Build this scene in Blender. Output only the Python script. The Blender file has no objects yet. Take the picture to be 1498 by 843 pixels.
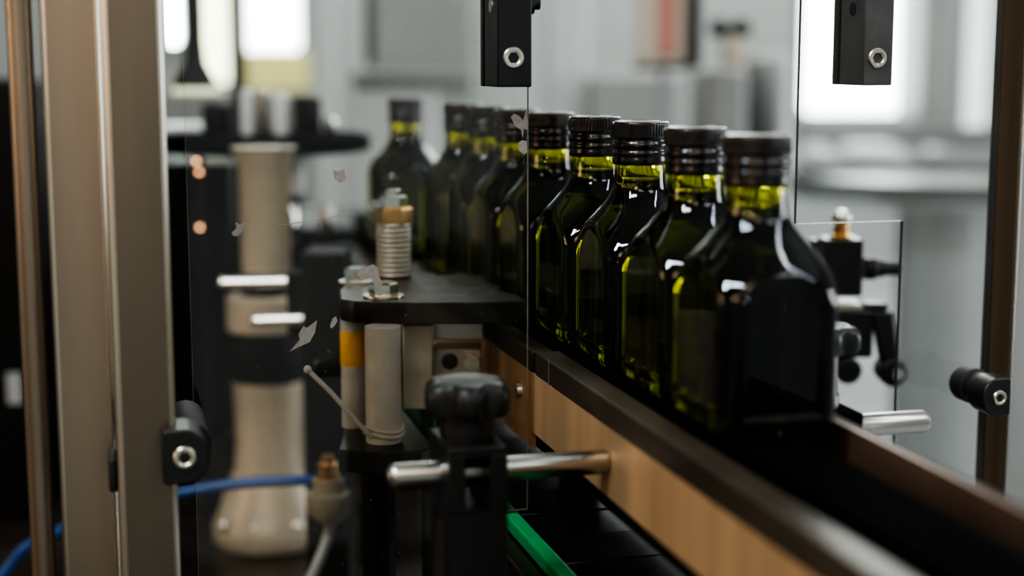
import bpy, bmesh, math, random
from mathutils import Vector, Matrix
random.seed(7)
PI = math.pi
scene = bpy.context.scene
COL = scene.collection

# ------------------------------------------------------------------ frame of reference
# conveyor frame: s runs along the line (away from the camera), n across it (to the right), z above the belt
BZ = 1.08
A = 0.258939
CX, CY = 0.11251, 0.70678
CA, SA = math.cos(A), math.sin(A)
FPX, TH, CAMZ = 2246.6, 0.146626, BZ + 0.16857

def W(s, n, z=0.0):
    return Vector((CX - SA * s + CA * n, CY + CA * s + SA * n, BZ + z))

def P(x, y, Y):
    """world point at forward distance Y seen in direction (x, y) of the photograph"""
    u = (x - 749) / FPX; v = (y - 421.5) / FPX
    c, s = math.cos(TH), math.sin(TH)
    k = Y / (c - v * s)
    return Vector((u * k, Y, CAMZ + (-s - v * c) * k))

# ------------------------------------------------------------------ materials
MATS = {}
def mat(name, col, metal=0.0, rough=0.5, noise=0.0, nscale=20.0, rnoise=0.0, coat=0.0, spec=0.5,
        stretch=None, bump=0.0, col2=None):
    m = bpy.data.materials.new(name); m.use_nodes = True
    nt = m.node_tree; b = nt.nodes['Principled BSDF']
    b.inputs['Base Color'].default_value = (*col, 1)
    b.inputs['Metallic'].default_value = metal
    b.inputs['Roughness'].default_value = rough
    b.inputs['Specular IOR Level'].default_value = spec
    b.inputs['Coat Weight'].default_value = coat
    if noise or rnoise or bump:
        tc = nt.nodes.new('ShaderNodeTexCoord'); mp = nt.nodes.new('ShaderNodeMapping')
        nt.links.new(tc.outputs['Object'], mp.inputs['Vector'])
        if stretch: mp.inputs['Scale'].default_value = stretch
        nz = nt.nodes.new('ShaderNodeTexNoise'); nz.inputs['Scale'].default_value = nscale
        nz.inputs['Detail'].default_value = 6
        nt.links.new(mp.outputs[0], nz.inputs['Vector'])
        if noise:
            r = nt.nodes.new('ShaderNodeValToRGB')
            c2 = col2 or tuple(max(0, c * (1 - noise)) for c in col)
            c1 = col if col2 else tuple(min(1, c * (1 + noise)) for c in col)
            r.color_ramp.elements[0].color = (*c2, 1); r.color_ramp.elements[1].color = (*c1, 1)
            r.color_ramp.elements[0].position = .32; r.color_ramp.elements[1].position = .68
            nt.links.new(nz.outputs['Fac'], r.inputs[0]); nt.links.new(r.outputs[0], b.inputs['Base Color'])
        if rnoise:
            mr = nt.nodes.new('ShaderNodeMapRange')
            mr.inputs['To Min'].default_value = max(0.02, rough - rnoise); mr.inputs['To Max'].default_value = min(1, rough + rnoise)
            nt.links.new(nz.outputs['Fac'], mr.inputs['Value']); nt.links.new(mr.outputs[0], b.inputs['Roughness'])
        if bump:
            bp = nt.nodes.new('ShaderNodeBump'); bp.inputs['Strength'].default_value = bump
            bp.inputs['Distance'].default_value = .001
            nt.links.new(nz.outputs['Fac'], bp.inputs['Height']); nt.links.new(bp.outputs[0], b.inputs['Normal'])
    MATS[name] = m
    return m

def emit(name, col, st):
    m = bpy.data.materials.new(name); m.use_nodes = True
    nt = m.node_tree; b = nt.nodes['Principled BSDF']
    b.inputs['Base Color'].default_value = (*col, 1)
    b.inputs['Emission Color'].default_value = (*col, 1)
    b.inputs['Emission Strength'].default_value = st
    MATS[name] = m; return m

BLACKPL = mat('black_plastic', (.012, .012, .012), 0, .38, rnoise=.08, nscale=120, bump=.05)
BLACKPOM = mat('black_machined_plastic', (.010, .010, .010), 0, .33, rnoise=.1, nscale=60)
RUBBER = mat('dark_rubber', (.014, .013, .013), 0, .6)
DKMETAL = mat('dark_painted_metal', (.018, .017, .016), .2, .45, noise=.4, nscale=14)
GREYBLK = mat('grey_anodised_block', (.085, .082, .08), .3, .45, noise=.15, nscale=80)
STEEL = mat('brushed_steel', (.46, .44, .41), 1, .28, noise=.1, nscale=30, stretch=(1, 1, .08), rnoise=.08)
PILLAR = mat('brushed_stainless_profile', (.34, .28, .22), 1, .42, noise=.22, nscale=14, stretch=(1, 1, .12), rnoise=.1)
PILLARDK = mat('dull_stainless_profile', (.24, .20, .155), 1, .45, noise=.18, nscale=14, stretch=(1, 1, .12), rnoise=.1)
BRONZE = mat('brown_anodised_profile', (.11, .075, .045), .9, .38, noise=.35, nscale=14, stretch=(3, 3, .1))
CHROME = mat('polished_steel', (.78, .77, .74), 1, .14)
SCREW = mat('zinc_screw', (.66, .62, .52), 1, .32, noise=.12, nscale=300)
GOLD = mat('brass', (.62, .38, .16), 1, .3, noise=.15, nscale=90)
CAPBLK = mat('black_cap_aluminium', (.022, .019, .018), .55, .22, coat=.4)
RAILTOP = mat('dark_wear_rail', (.060, .044, .03), .3, .42, noise=.5, nscale=26, stretch=(1, .35, 1), rnoise=.1)
RAILR = mat('dark_bronze_rail', (.16, .10, .07), .5, .40, noise=.35, nscale=16, stretch=(1, .4, 1), rnoise=.08)
TAN = mat('steel_painted_warm_reflection', (.52, .33, .18), .35, .42, noise=.16, nscale=30, stretch=(1, 1, .06), rnoise=.1)  # steel with its warm reflections painted into the colour and streaks
BELT = mat('matt_black_belt', (.003, .003, .003), 0, .95, spec=.03)
CHAIN = mat('black_chain_plate', (.010, .010, .010), .1, .16, rnoise=.06, nscale=50)
GREEN = mat('green_wear_strip', (.0, .30, .085), 0, .4)
WHITEPL = mat('white_plastic_sleeve', (.46, .44, .38), 0, .45, noise=.08, nscale=90)
YELLOW = mat('yellow_tape', (.80, .40, .015), 0, .5)
ALU = mat('cast_aluminium', (.50, .46, .38), .7, .45, noise=.15, nscale=40)
BEIGE = mat('cream_enamel', (.38, .31, .22), .15, .38, noise=.18, nscale=18)
BLUEH = mat('blue_air_hose', (.02, .07, .22), 0, .35)
CLEARH = mat('milky_hose', (.30, .29, .26), 0, .3)
FLAKE = mat('torn_paper_residue', (.30, .285, .265), 0, .8, noise=.15, nscale=300)
MACHDK = mat('dark_machine_housing', (.0045, .004, .0035), .0, .5, spec=.25, noise=.5, nscale=5)
DECK = mat('stained_machine_deck', (.045, .033, .022), .6, .3, noise=.6, nscale=9, rnoise=.12)
CABGREY = mat('light_grey_enamel', (.34, .35, .34), .1, .4, noise=.06, nscale=4)
CABWHITE = mat('white_enamel', (.62, .64, .63), 0, .4)
FRAMEDK = mat('black_frame', (.01, .01, .01), 0, .5)
PINK = mat('salmon_panel', (.62, .26, .20), 0, .6)
CREAM = mat('cream_panel', (.62, .56, .45), 0, .6)
WALLM = mat('pale_grey_wall', (.50, .52, .51), 0, .8, noise=.07, nscale=1.2)
FLOORM = mat('pale_resin_floor', (.42, .44, .44), 0, .28, noise=.12, nscale=1.3, rnoise=.1)
CEILM = mat('ceiling_paint', (.55, .56, .55), 0, .9, noise=.03, nscale=2)
WINW = emit('daylight_window_pane', (.90, .98, .96), 6.5)
WINY = emit('sunlit_yellow_pane', (.80, .78, .36), 1.1)
WINFR = mat('grey_window_frame', (.30, .32, .32), 0, .5)
GLINTM = emit('warm_glint_glow', (1.0, .50, .26), 5.0)  # glow for the beads that imitate warm reflections

# bottle glass: clear surface, green absorbing volume
def glass_mat():
    m = bpy.data.materials.new('dark_green_glass'); m.use_nodes = True
    nt = m.node_tree; b = nt.nodes['Principled BSDF']; out = nt.nodes['Material Output']
    b.inputs['Base Color'].default_value = (.95, .96, .82, 1)
    b.inputs['Transmission Weight'].default_value = 1
    b.inputs['Roughness'].default_value = 0.0
    b.inputs['IOR'].default_value = 1.5
    va = nt.nodes.new('ShaderNodeVolumeAbsorption')
    va.inputs['Color'].default_value = (.886, .890, .0, 1)
    va.inputs['Density'].default_value = 410
    nt.links.new(va.outputs[0], out.inputs['Volume'])
    return m
GLASS = glass_mat()

def pane_mat(haze):
    """thin clear sheet: passes light straight through, mirrors a little at a glance, carries scratches and dust"""
    m = bpy.data.materials.new('scratched_clear_acrylic'); m.use_nodes = True
    nt = m.node_tree; nt.nodes.remove(nt.nodes['Principled BSDF']); out = nt.nodes['Material Output']
    N = nt.nodes.new; L = nt.links.new
    tr = N('ShaderNodeBsdfTransparent'); tr.inputs[0].default_value = (.985, .99, .985, 1)
    gl = N('ShaderNodeBsdfGlossy'); gl.inputs['Roughness'].default_value = .03
    fr = N('ShaderNodeFresnel'); fr.inputs[0].default_value = 1.45
    mx = N('ShaderNodeMixShader'); L(fr.outputs[0], mx.inputs[0]); L(tr.outputs[0], mx.inputs[1]); L(gl.outputs[0], mx.inputs[2])
    df = N('ShaderNodeBsdfDiffuse'); df.inputs[0].default_value = (.6, .6, .58, 1)
    tc = N('ShaderNodeTexCoord')
    # fine dust specks
    v = N('ShaderNodeTexVoronoi'); v.inputs['Scale'].default_value = 130; L(tc.outputs['Object'], v.inputs['Vector'])
    r1 = N('ShaderNodeMapRange'); r1.inputs['From Min'].default_value = .10; r1.inputs['From Max'].default_value = .03
    r1.inputs['To Max'].default_value = .35; L(v.outputs['Distance'], r1.inputs['Value'])
    # cloudy smear
    n = N('ShaderNodeTexNoise'); n.inputs['Scale'].default_value = 14; n.inputs['Detail'].default_value = 8
    L(tc.outputs['Object'], n.inputs['Vector'])
    r2 = N('ShaderNodeMapRange'); r2.inputs['From Min'].default_value = .40; r2.inputs['From Max'].default_value = .75
    r2.inputs['To Min'].default_value = haze; r2.inputs['To Max'].default_value = haze * 3.0; L(n.outputs['Fac'], r2.inputs['Value'])
    # scratches: stretched noise ridges
    mp = N('ShaderNodeMapping'); mp.inputs['Rotation'].default_value = (0, .7, 0); mp.inputs['Scale'].default_value = (9, 1, 90)
    L(tc.outputs['Object'], mp.inputs['Vector'])
    n2 = N('ShaderNodeTexNoise'); n2.inputs['Scale'].default_value = 4; n2.inputs['Detail'].default_value = 3; L(mp.outputs[0], n2.inputs['Vector'])
    r3 = N('ShaderNodeMapRange'); r3.inputs['From Min'].default_value = .70; r3.inputs['From Max'].default_value = .80
    r3.inputs['To Max'].default_value = .12; L(n2.outputs['Fac'], r3.inputs['Value'])
    gate = N('ShaderNodeMath'); gate.operation = 'MULTIPLY'; L(r1.outputs[0], gate.inputs[0]); L(n.outputs['Fac'], gate.inputs[1])
    a1 = N('ShaderNodeMath'); a1.operation = 'ADD'; L(gate.outputs[0], a1.inputs[0]); L(r2.outputs[0], a1.inputs[1])
    a2 = N('ShaderNodeMath'); a2.operation = 'ADD'; a2.use_clamp = True; L(a1.outputs[0], a2.inputs[0]); L(r3.outputs[0], a2.inputs[1])
    m2 = N('ShaderNodeMixShader'); L(a2.outputs[0], m2.inputs[0]); L(mx.outputs[0], m2.inputs[1]); L(df.outputs[0], m2.inputs[2])
    L(m2.outputs[0], out.inputs['Surface'])
    return m
PANE = pane_mat(.0022)
PANEEDGE = mat('pale_cut_edge', (.52, .50, .46), 0, .5, noise=.2, nscale=200)
PANEEDGEDK = mat('dark_cut_edge', (.05, .055, .06), 0, .4)

# ------------------------------------------------------------------ mesh builder
class MB:
    def __init__(self): self.bm = bmesh.new()
    def box(self, x0, x1, y0, y1, z0, z1, mi=0):
        bm = self.bm
        vs = [bm.verts.new((x, y, z)) for z in (z0, z1) for y in (y0, y1) for x in (x0, x1)]
        for f in ((0, 2, 3, 1), (4, 5, 7, 6), (0, 1, 5, 4), (2, 6, 7, 3), (0, 4, 6, 2), (1, 3, 7, 5)):
            fc = bm.faces.new([vs[i] for i in f]); fc.material_index = mi
        return self
    def loft(self, rings, cap0=True, cap1=True, closed=False):
        bm = self.bm
        R = [[bm.verts.new(p) for p in ring] for ring in rings]
        n = len(R[0])
        pairs = list(zip(R[:-1], R[1:]))
        if closed: pairs.append((R[-1], R[0]))
        for a, b in pairs:
            for i in range(n):
                bm.faces.new((a[i], a[(i + 1) % n], b[(i + 1) % n], b[i]))
        if not closed:
            if cap0: bm.faces.new(list(reversed(R[0])))
            if cap1: bm.faces.new(R[-1])
        return self
    def lathe(self, prof, c=(0, 0, 0), seg=48, axis='z', mod=None):
        rings = []
        for (r, h) in prof:
            ring = []
            for i in range(seg):
                t = 2 * PI * i / seg
                rr = r * (mod(t, h) if mod else 1)
                a, b = rr * math.cos(t), rr * math.sin(t)
                if axis == 'z': q = (a, b, h)
                elif axis == 'x': q = (h, a, b)
                else: q = (b, h, a)
                ring.append((q[0] + c[0], q[1] + c[1], q[2] + c[2]))
            rings.append(ring)
        return self.loft(rings)
    def cyl(self, p0, p1, r, r1=None, seg=32):
        p0, p1 = Vector(p0), Vector(p1); r1 = r if r1 is None else r1
        d = (p1 - p0).normalized()
        u = d.orthogonal().normalized(); v = d.cross(u)
        return self.loft([[p + rr * (math.cos(2 * PI * i / seg) * u + math.sin(2 * PI * i / seg) * v) for i in range(seg)]
                          for p, rr in ((p0, r), (p1, r1))])
    def tube(self, pts, r, seg=12):
        pts = [Vector(p) for p in pts]; rings = []
        u = None
        for i, p in enumerate(pts):
            d = (pts[min(i + 1, len(pts) - 1)] - pts[max(i - 1, 0)]).normalized()
            u = d.orthogonal().normalized() if u is None else (u - d * u.dot(d)).normalized()
            v = d.cross(u)
            rings.append([p + r * (math.cos(2 * PI * k / seg) * u + math.sin(2 * PI * k / seg) * v) for k in range(seg)])
        return self.loft(rings)
    def prism(self, poly, z0, z1):
        return self.loft([[(x, y, z0) for x, y in poly], [(x, y, z1) for x, y in poly]])
    def prismy(self, poly, y0, y1):
        """polygon in the x-z plane, extruded along y"""
        return self.loft([[(x, y0, z) for x, z in poly], [(x, y1, z) for x, z in poly]])
    def sphere(self, c, r, seg=24, sq=(1, 1, 1)):
        rings = []
        for j in range(1, seg // 2):
            t = PI * j / (seg // 2)
            rings.append([(c[0] + sq[0] * r * math.sin(t) * math.cos(2 * PI * i / seg), c[1] + sq[1] * r * math.sin(t) * math.sin(2 * PI * i / seg),
                           c[2] - sq[2] * r * math.cos(t)) for i in range(seg)])
        return self.loft(rings)
    def torus(self, c, R, r, axis='z', seg=32, s2=10):
        rings = []
        for i in range(seg):
            t = 2 * PI * i / seg; ring = []
            for k in range(s2):
                q = 2 * PI * k / s2; a = (R + r * math.cos(q)); h = r * math.sin(q)
                p = {'z': (a * math.cos(t), a * math.sin(t), h), 'x': (h, a * math.cos(t), a * math.sin(t)), 'y': (a * math.sin(t), h, a * math.cos(t))}[axis]
                ring.append((p[0] + c[0], p[1] + c[1], p[2] + c[2]))
            rings.append(ring)
        return self.loft(rings, closed=True)
    def build(self, name, mats, parent=None, smooth=True, bevel=0.0, bseg=2, loc=None, rotz=None, recalc=True, ang=40):
        bm = self.bm
        if recalc: bmesh.ops.recalc_face_normals(bm, faces=bm.faces)
        me = bpy.data.meshes.new(name); bm.to_mesh(me); bm.free()
        if not isinstance(mats, (list, tuple)): mats = [mats]
        for m in mats: me.materials.append(m)
        if smooth:
            for p in me.polygons: p.use_smooth = True
            me.set_sharp_from_angle(angle=math.radians(ang))
        o = bpy.data.objects.new(name, me); COL.objects.link(o)
        if parent is not None: o.parent = parent
        if loc is not None: o.location = loc
        if rotz is not None: o.rotation_euler = (0, 0, rotz)
        if bevel:
            b = o.modifiers.new('bevel', 'BEVEL'); b.width = bevel; b.segments = bseg; b.limit_method = 'ANGLE'; b.harden_normals = False
        return o

def tag(o, label, cat, group=None, kind=None):
    o['label'] = label; o['category'] = cat
    if group: o['group'] = group
    if kind: o['kind'] = kind
    return o
def thing(name, label, cat, loc=(0, 0, 0), rotz=0, group=None):
    o = bpy.data.objects.new(name, None); COL.objects.link(o); o.empty_display_size = .02
    o.location = loc; o.rotation_euler = (0, 0, rotz)
    return tag(o, label, cat, group)
def struct(o, label=None, cat=None):
    o['kind'] = 'structure'
    if label: o['label'] = label
    if cat: o['category'] = cat
    return o

# hex socket screw facing -y, centred at (x, z), face at y
def socket_screw(parent, x, y, z, r=.0052, h=.0015, m=SCREW, name='screw'):
    b = MB()
    k = r * .5
    prof_out = [(r * .92, y), (r, y + .0006)]
    seg = 48; rings = []
    def ringc(rr, yy): return [(x + rr * math.sin(2 * PI * i / seg), yy, z + rr * math.cos(2 * PI * i / seg)) for i in range(seg)]
    def ringh(rr, yy):
        out = []
        for i in range(seg):
            t = 2 * PI * i / seg; f = rr / math.cos(((t + PI / 6) % (PI / 3)) - PI / 6)
            out.append((x + f * math.sin(t), yy, z + f * math.cos(t)))
        return out
    yf = y - h
    b.loft([ringc(r, y + .002), ringc(r, yf + .0006), ringc(r * .9, yf), ringc(r * .68, yf), ringc(r * .6, yf + .0004), ringh(k, yf + .0004), ringh(k * .96, yf + .0035)])
    o = b.build(name, m, parent, ang=30)
    return o

# ================================================================== CAMERA
cam = bpy.data.cameras.new('camera'); camo = bpy.data.objects.new('camera', cam); COL.objects.link(camo)
camo.location = (0, 0, CAMZ); camo.rotation_euler = (PI / 2 - TH, 0, 0)
cam.sensor_width = 36; cam.lens = FPX / 1498 * 36
cam.dof.use_dof = True; cam.dof.focus_distance = .885; cam.dof.aperture_fstop = cam.lens / 17.5
cam.clip_start = .02; cam.clip_end = 60
scene.camera = camo

# ================================================================== BOTTLES
HX, HY, RC = .0292, .0345, .0095
RPROF = [(0, .062), (.030, .0515), (.045, .0475), (.055, .0445), (.063, .0412), (.070, .0375), (.0765, .0325), (.083, .0266), (.089, .0212), (.094, .0175), (.0985, .0154), (.104, .0146), (.112, .0143), (.14, .0142)]
def _tang():
    n = len(RPROF); d = [(RPROF[i + 1][1] - RPROF[i][1]) / (RPROF[i + 1][0] - RPROF[i][0]) for i in range(n - 1)]
    return [d[0]] + [0 if d[i - 1] * d[i] <= 0 else 2 * d[i - 1] * d[i] / (d[i - 1] + d[i]) for i in range(1, n - 1)] + [d[-1]]
RT = _tang()
def rrev(z):
    for i in range(len(RPROF) - 1):
        (z0, r0), (z1, r1) = RPROF[i], RPROF[i + 1]
        if z <= z1:
            h = z1 - z0; t = (z - z0) / h; t2, t3 = t * t, t * t * t
            return (2 * t3 - 3 * t2 + 1) * r0 + (t3 - 2 * t2 + t) * h * RT[i] + (-2 * t3 + 3 * t2) * r1 + (t3 - t2) * h * RT[i + 1]
    return RPROF[-1][1]
def sstep(a, b, x):
    t = max(0, min(1, (x - a) / (b - a))); return t * t * (3 - 2 * t)
def rbox(t, ins=0.0):
    hx, hy, rc = HX - ins, HY - ins, max(.001, RC - ins * .3)
    c, s = abs(math.cos(t)), abs(math.sin(t))
    # ray vs rounded rectangle
    if c > 1e-9:
        k = hx / c
        if k * s <= hy - rc: return k
    if s > 1e-9:
        k = hy / s
        if k * c <= hx - rc: return k
    cx, cy = hx - rc, hy - rc
    bq = c * cx + s * cy
    return bq + math.sqrt(max(0, bq * bq - (cx * cx + cy * cy - rc * rc)))
def smin(a, b, k):
    h = max(k - abs(a - b), 0) / k
    return min(a, b) - h * h * k * .25
def bottle_mesh():
    b = MB(); seg = 216
    zs = [0.0, .0006, .0016, .003, .0045, .0065] + [.0065 + (.108 - .0065) * i / 100 for i in range(1, 101)] + [.1125, .117, .122, .127, .1315]
    def base_ins(z):
        q = .0055
        if z >= q: return 0
        return q - math.sqrt(max(0, q * q - (q - z) ** 2))
    rings = []
    for z in zs:
        ins = base_ins(z); ring = []
        for i in range(seg):
            t = 2 * PI * i / seg
            rb_ = rbox(t, ins); rv_ = rrev(z)
            r = smin(rb_, rv_, .0022)
            # arch shaped label panels sunk slightly into the four sides
            fx, fy = abs(rb_ * math.cos(t)), abs(rb_ * math.sin(t))
            edge = (HY - fy) if HX - fx < .0002 + ins else (HX - fx)
            r -= .0009 * sstep(.0085, .0115, edge) * sstep(.0022, .0052, rv_ - rb_) * sstep(.008, .011, z)
            ring.append((r * math.cos(t), r * math.sin(t), z))
        rings.append(ring)
    # concave push-up under the base
    inner = []
    for f, z in ((.86, 0), (.78, .0015), (.5, .0035), (.2, .0042)):
        inner.append([(x * f, y * f, z) for x, y, _ in rings[0]])
    b.loft(list(reversed(inner)) + rings)
    bmesh.ops.recalc_face_normals(b.bm, faces=b.bm.faces)
    # air space in the neck above the oil: an inward facing surface
    n0 = len(b.bm.faces)
    b.lathe([(.004, .1005), (.0105, .1008), (.0120, .1035), (.0112, .110), (.0108, .118), (.0107, .1285), (.006, .1288)], seg=48)
    b.bm.faces.ensure_lookup_table()
    new = b.bm.faces[n0:]
    bmesh.ops.recalc_face_normals(b.bm, faces=new)
    bmesh.ops.reverse_faces(b.bm, faces=new)
    return b
def cap_mesh():
    b = MB(); seg = 432
    R = .0159
    def mod(t, h):
        if .1268 < h < .1338: return 1 + .016 * math.cos(t * 54)
        return 1
    prof = [(.0149, .1115), (.0152, .1112), (.0156, .1116), (.0157, .1150), (.0152, .1158), (.0158, .1166), (.0160, .1176), (.0156, .1188), (.0151, .1194),
            (.0155, .1202), (.0161, .1215), (.0161, .1228), (.0155, .1238), (.0151, .1246), (.0151, .1256), (.0157, .1262), (.0158, .1267),
            (.0158, .1272), (.0158, .1300), (.0158, .1330), (.0158, .1339), (.0156, .1346), (.0150, .1351), (.0138, .1352), (.0135, .1349), (.002, .1349)]
    b.lathe(prof, seg=seg, mod=mod)
    return b
PROTO = None
rowpos = [  # (s, n, twist, label)
    (0.0, 0, 0, 'dark green glass oil bottle nearest the camera at the front end of the row'),
    (.0802, .0015, .01, 'second dark green oil bottle in the row, directly behind the nearest one'),
    (.1605, .0005, -.01, 'third dark green oil bottle from the front, its ribbed black cap in sharp focus'),
    (.2407, -.0005, .01, 'fourth dark green oil bottle from the front of the row'),
    (.3210, -.0055, .0, 'fifth dark green oil bottle, standing just right of the pane edge'),
    (.4015, -.0065, .02, 'sixth oil bottle, first one seen through the clear pane, beside the white scraps'),
    (.4820, -.0075, .03, 'seventh oil bottle, blurred and second of those seen behind the clear pane'),
    (.5630, -.0085, .04, 'eighth oil bottle, blurred, last of the touching row behind the clear pane'),
    (.7400, -.0215, .10, 'farthest oil bottle, standing alone at the left beyond a gap in the row'),
]
for i, (s, n, tw, lab) in enumerate(rowpos):
    r = thing('oil_bottle', lab, 'bottle', W(s, n, .0004), A + tw, 'oil bottles in a row on the conveyor')
    if PROTO is None:
        g = bottle_mesh().build('glass_body', GLASS, r, recalc=False, ang=75)
        c = cap_mesh().build('screw_cap', CAPBLK, r, ang=70)
        PROTO = (g, c)
    else:
        for q in PROTO:
            k = q.copy(); COL.objects.link(k); k.parent = r

# ================================================================== CONVEYOR LINE
def conv(name, label, cat, s=0, n=0, z=0, **k): return thing(name, label, cat, W(s, n, z), A, **k)

belt = tag(MB().box(-.024, .012, -.45, 1.05, -.006, 0).build('conveyor_belt', BELT, bevel=.0008, loc=W(0, 0), rotz=A),
           'matt black conveyor belt carrying the oil bottles between the two rails', 'conveyor belt')
lr = conv('guide_rail', 'dark flat topped left guide rail with tan steel side beside the bottles', 'rail')
MB().box(-.050, -.035, -.45, .198, -.014, 0).build('top_bar', RAILTOP, lr, bevel=.0009)
MB().box(-.0498, -.047, -.45, .204, -.050, -.0138).build('side_plate', TAN, lr, bevel=.0004)
MB().box(-.0503, -.0496, .168, .170, -.0142, .0002).build('joint_mark', SCREW, lr)
lr2 = conv('guide_rail', 'far part of the left guide rail, dim behind the clear pane', 'rail')
MB().box(-.050, -.037, .205, .62, -.014, -.001).build('top_bar', RAILTOP, lr2, bevel=.0009)
MB().box(-.0498, -.047, .205, .62, -.060, -.0138).build('side_plate', TAN, lr2, bevel=.0004)
MB().lathe([(.002, -.0035), (.005, -.003), (.0055, 0)], c=(-.0498, .232, -.030), axis='x', seg=24).build('screw', SCREW, lr2)
RAILFL = mat('worn_dark_flange', (.035, .028, .022), .1, .6, noise=.3, nscale=40, spec=.25)
rr = conv('guide_rail', 'tall dark bronze right guide rail running to the lower right corner', 'rail')
MB().box(.0355, .0385, -.45, .9, -.036, .0022).build('side_plate', RAILR, rr, bevel=.0006)
MB().box(.0385, .0425, -.45, .9, -.003, .0022).build('top_flange', RAILFL, rr, bevel=.0006)
fr = conv('machine_beam', 'black steel beam under the bottle conveyor', 'beam')
MB().box(-.0465, .0354, -.45, 1.05, -.060, -.036).build('beam', MACHDK, fr, bevel=.001)
MB().box(-.022, .010, -.45, 1.05, -.036, -.0062).build('belt_support', BELT, fr)
for s in (-.3, .35, .95):
    MB().box(.016, .035, s - .02, s + .02, -.2848, -.060).build('leg', MACHDK, fr, bevel=.001)

# slat chain of the lower conveyor
ch = conv('slat_chain_conveyor', 'lower conveyor of glossy black overlapping chain plates beside a green strip', 'conveyor')
MB().box(-.064, .010, -.40, .60, -.130, -.1062).build('track', MACHDK, ch, bevel=.001)
pitch = .046; s = -.395; k = 0
plate0 = None
while s < .58:
    if plate0 is None:
        plate0 = MB().box(-.0578, .010, 0, pitch - .0012, -.0030, 0)\
            .build('chain_plate', CHAIN, ch, bevel=.0007)
        q = plate0
    else:
        q = plate0.copy(); COL.objects.link(q); q.parent = ch
    q.location = (0, s, -.1000 + (.0003 if k % 2 else 0)); q.rotation_euler = (random.uniform(-.010, .010), random.uniform(-.008, .008), 0)
    s += pitch; k += 1
gs = MB(); gs.box(-.0680, -.0590, -.40, .225, -.1062, -.0972)
gs.build('wear_strip', GREEN, ch, bevel=.0016, bseg=3)['label'] = 'bright green plastic wear strip'
MB().box(-.080, -.0681, -.40, .60, -.1300, -.1065).build('side_channel', DECK, ch, bevel=.001)
for s in (-.25, .45):
    MB().box(-.06, -.03, s - .015, s + .015, -.2848, -.130).build('leg', MACHDK, ch)

# ================================================================== RAIL BRACKETS
def star_knob(parent, x, y, z0, z1, R, lobes=6, m=BLACKPL):
    b = MB(); seg = 120
    def mod_r(t, k): return 1 - k * (.5 - .5 * math.cos(lobes * t)) ** 1.6
    hh = z1 - z0
    rings = []
    for f, h, k in ((.55, 0, .05), (.90, .05, .18), (1.0, .2, .24), (1.0, .62, .24), (.95, .82, .22), (.84, .95, .16), (.66, 1.0, .05), (.60, 1.0, 0), (.55, .97, 0), (.1, .97, 0)):
        rings.append([(x + R * f * mod_r(2 * PI * i / seg, k) * math.cos(2 * PI * i / seg + .35), y + R * f * mod_r(2 * PI * i / seg, k) * math.sin(2 * PI * i / seg + .35), z0 + hh * h) for i in range(seg)])
    b.loft(rings)
    return b.build('star_knob', m, parent, ang=50)

lb = conv('rail_clamp_bracket', 'black slotted post with star knob holding the left rail rod', 'bracket', s=.063)
b = MB()
x0, x1, y0, y1 = -.1368, -.1080, -.023, .022
b.box(x0, x1, y0, y1, -.0180, -.0140); b.box(x0, -.1285, y0, y1, -.046, -.0180); b.box(-.1165, x1, y0, y1, -.046, -.0180)
b.box(x0, x1, y0, y1, -.2848, -.046)
bmesh.ops.remove_doubles(b.bm, verts=b.bm.verts, dist=1e-6)
b.build('post', BLACKPOM, lb, bevel=.0007)
b = MB(); b.box(-.1372, -.1362, -.012, .012, -.26, -.055); b.build('slot_strip', RUBBER, lb)
MB().lathe([(.0135, -.0142), (.0140, -.008), (.0122, -.001), (.0125, .001)], c=(-.1225, 0, 0)).build('knob_neck', BLACKPL, lb)
star_knob(lb, -.1225, 0, -.003, .0150, .0225)
rod = tag(MB().lathe([(.0035, -.1625), (.0056, -.1605), (.0062, -.1585), (.0062, -.0512), (.0058, -.0503)], c=(0, 0, -.0315), axis='x', seg=40)
          .build('support_rod', STEEL, loc=W(.063, 0), rotz=A), 'polished steel rod through the black post, ending at the left rail', 'rod')

rb = conv('rail_clamp_bracket', 'black block with steel stud and glossy knob behind the nearest bottle on the right rail', 'bracket', s=.063)
MB().box(.0465, .0805, -.022, .022, -.040, -.0095).build('block', BELT, rb, bevel=.0008)
MB().box(.050, .070, -.018, .018, -.2848, -.040).build('post', BLACKPOM, rb, bevel=.0008)
MB().lathe([(.0095, -.0095), (.0095, -.003), (.0086, -.002), (.0086, .019)], c=(.0670, 0, 0)).build('stud', STEEL, rb)
star_knob(rb, .0670, 0, .019, .0335, .0200)
tag(MB().lathe([(.0058, .0810), (.0061, .0817), (.0061, .1262), (.0052, .1288), (.003, .1292)], c=(0, 0, -.0215), axis='x', seg=40)
    .build('support_rod', STEEL, loc=W(.063, 0), rotz=A), 'steel rod sticking out from the black block right of the nearest bottle', 'rod')

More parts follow.
